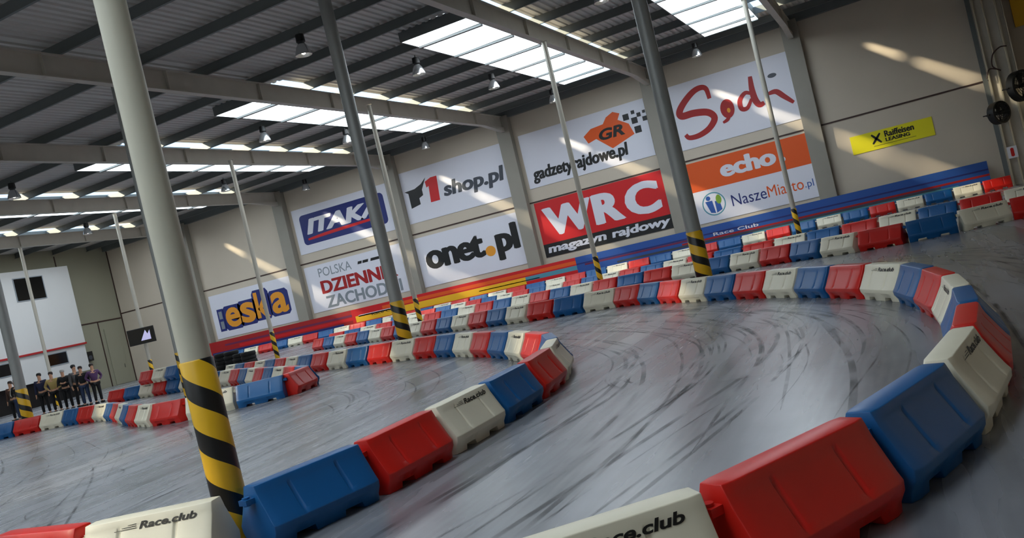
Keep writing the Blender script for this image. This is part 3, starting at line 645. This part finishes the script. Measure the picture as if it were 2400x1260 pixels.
def chain(pts, cols, where, group, flip=0, maxn=99):
    P = [Vector(p) for p in smooth(pts, 24)]; i = 0; a = P[0]; k = 0; cnt = {}
    while k < maxn:
        j = i
        while j < len(P) and (P[j]-a).length < PITCHB: j += 1
        if j >= len(P): break
        p0, p1 = P[j-1], P[j]; lo, hi = 0., 1.
        for _ in range(20):
            m = (lo+hi)/2
            if (p0.lerp(p1, m)-a).length < PITCHB: lo = m
            else: hi = m
        b = p0.lerp(p1, lo); c = cols[k % len(cols)] if k < len(cols) else 'RWB'[(k-len(cols)+'RWB'.index(cols[-1])+1) % 3]
        src, nm = PB[c]; o = src if c not in used else copy_tree(src); used.add(c)
        d = b-a; mid = (a+b)/2; o.location = (mid.x, mid.y, 0); o.rotation_euler = (0, 0, math.atan2(d.y, d.x)+(math.pi if flip else 0)+random.uniform(-.015, .015))
        cnt[c] = cnt.get(c, 0)+1
        tag(o, '%s %s barrier counted from %s' % (ordn(cnt[c]), nm, where), 'barrier', group)
        a = b; i = j-1; k += 1
    return k
chain([(-6.97, 4.58), (-5.86, 4.49), (-4.72, 4.80)], 'RW', 'the picture corner in the stub beside the cream pillar', 'barriers of the stub before the pillar', 1)
chain([(-4.76, 4.95), (-4.48, 5.9), (-4.41, 6.97), (-4.37, 8.07), (-4.38, 9.2), (-4.5, 10.3), (-4.82, 11.4), (-5.35, 12.45), (-6.1, 13.4), (-6.95, 14.4), (-7.9, 15.4), (-9.1, 16.5), (-10.4, 17.5), (-11.9, 18.3), (-13.4, 19), (-15, 19.8), (-17.2, 21.1), (-19.5, 22.6), (-21.5, 23.8), (-23.5, 25)],
      'BRWBRWBRWBRWBRWRBWRBWRBWRBWR', 'the cream pillar along its long wall', 'barriers of the pillar wall', 1)
chain([(-1.93, 3.08), (-1.05, 3.74), (-.46, 4.67), (-.06, 5.7), (.16, 6.78), (.25, 7.9), (.27, 9), (.2, 10.1), (.03, 11.2), (-.22, 12.3), (-.72, 13.3), (-1.3, 14.3), (-2, 15.4), (-2.75, 16.4), (-3.6, 17.4), (-4.4, 18.3), (-5.4, 19.5), (-6.5, 20.7), (-7.8, 21.3), (-9.2, 21.9), (-10.4, 22.6), (-11.6, 23.4), (-13, 24.3), (-15, 25.6), (-17.5, 27.2), (-20.5, 29), (-24, 31)],
      'WRBWRBWRBWRBWRBWRBRWBRWBRWBRWB', 'the near end of the big loop wall', 'barriers of the loop wall', 1)
chain([(3.05, 22.4), (2.2, 22.5), (1.1, 22.2), (0, 22.1), (-1, 22.4), (-2, 23.1), (-3.1, 24.1), (-4.3, 24.9), (-5.5, 25.6), (-7, 26.3), (-8.6, 27), (-10.5, 27.9), (-13, 29.2), (-16, 30.6), (-19, 31.8), (-22, 32.8), (-26, 33.8)],
      'RWBRWBRWBWRB', 'the post end of the wall behind the loop', 'barriers of the wall behind the loop')
chain([(3.4, 27.3), (1.6, 27.6), (0, 28), (-1.6, 28.4), (-3.5, 29), (-6, 29.8), (-9, 31.2), (-12, 32.8), (-16, 34.8), (-20, 36.5), (-25, 38)],
      'WRBWRBWRB', 'the post end of the last but one wall', 'barriers of the last but one wall')
chain([(3.9, 41.0), (-8, 41.1), (-20, 41.1), (-40, 41.0)], 'RWBWRBW', 'the post end of the wall at the low banners', 'barriers along the low banners')
chain([(-27.6, 18.55), (-25.8, 18.8), (-24.4, 18.85), (-23.2, 18.5), (-21.4, 17.9), (-19.5, 16.7), (-17.5, 15.3), (-15.75, 14.3), (-14.7, 14.05), (-13.65, 14.5), (-12.5, 15.0), (-12.7, 15.95), (-13.6, 16.75), (-15, 17.8), (-17, 19.3), (-19, 20.8), (-21, 22), (-24, 23.2), (-27, 24.2), (-29.8, 24.7)],
      'BRW'*4+'RWBR'+'BRW'*6, 'the cabin end of the hairpin wall near the people', 'barriers of the hairpin wall')
for x, y, rz, c, l in ((-25.15, 23.6, .36, 'W', 'white barrier stacked on top of the hairpin wall by the pale screen pole'), (-26.2, 23.97, .35, 'R', 'red barrier stacked on top of the hairpin wall by the pale screen pole'), (-24.1, 23.22, .36, 'B', 'blue barrier stacked on top of the hairpin wall by the pale screen pole')):
    o = copy_tree(PB[c][0]); o.location = (x, y, BH); o.rotation_euler = (0, 0, math.pi-rz); tag(o, l, 'barrier', 'barriers stacked on the hairpin wall')
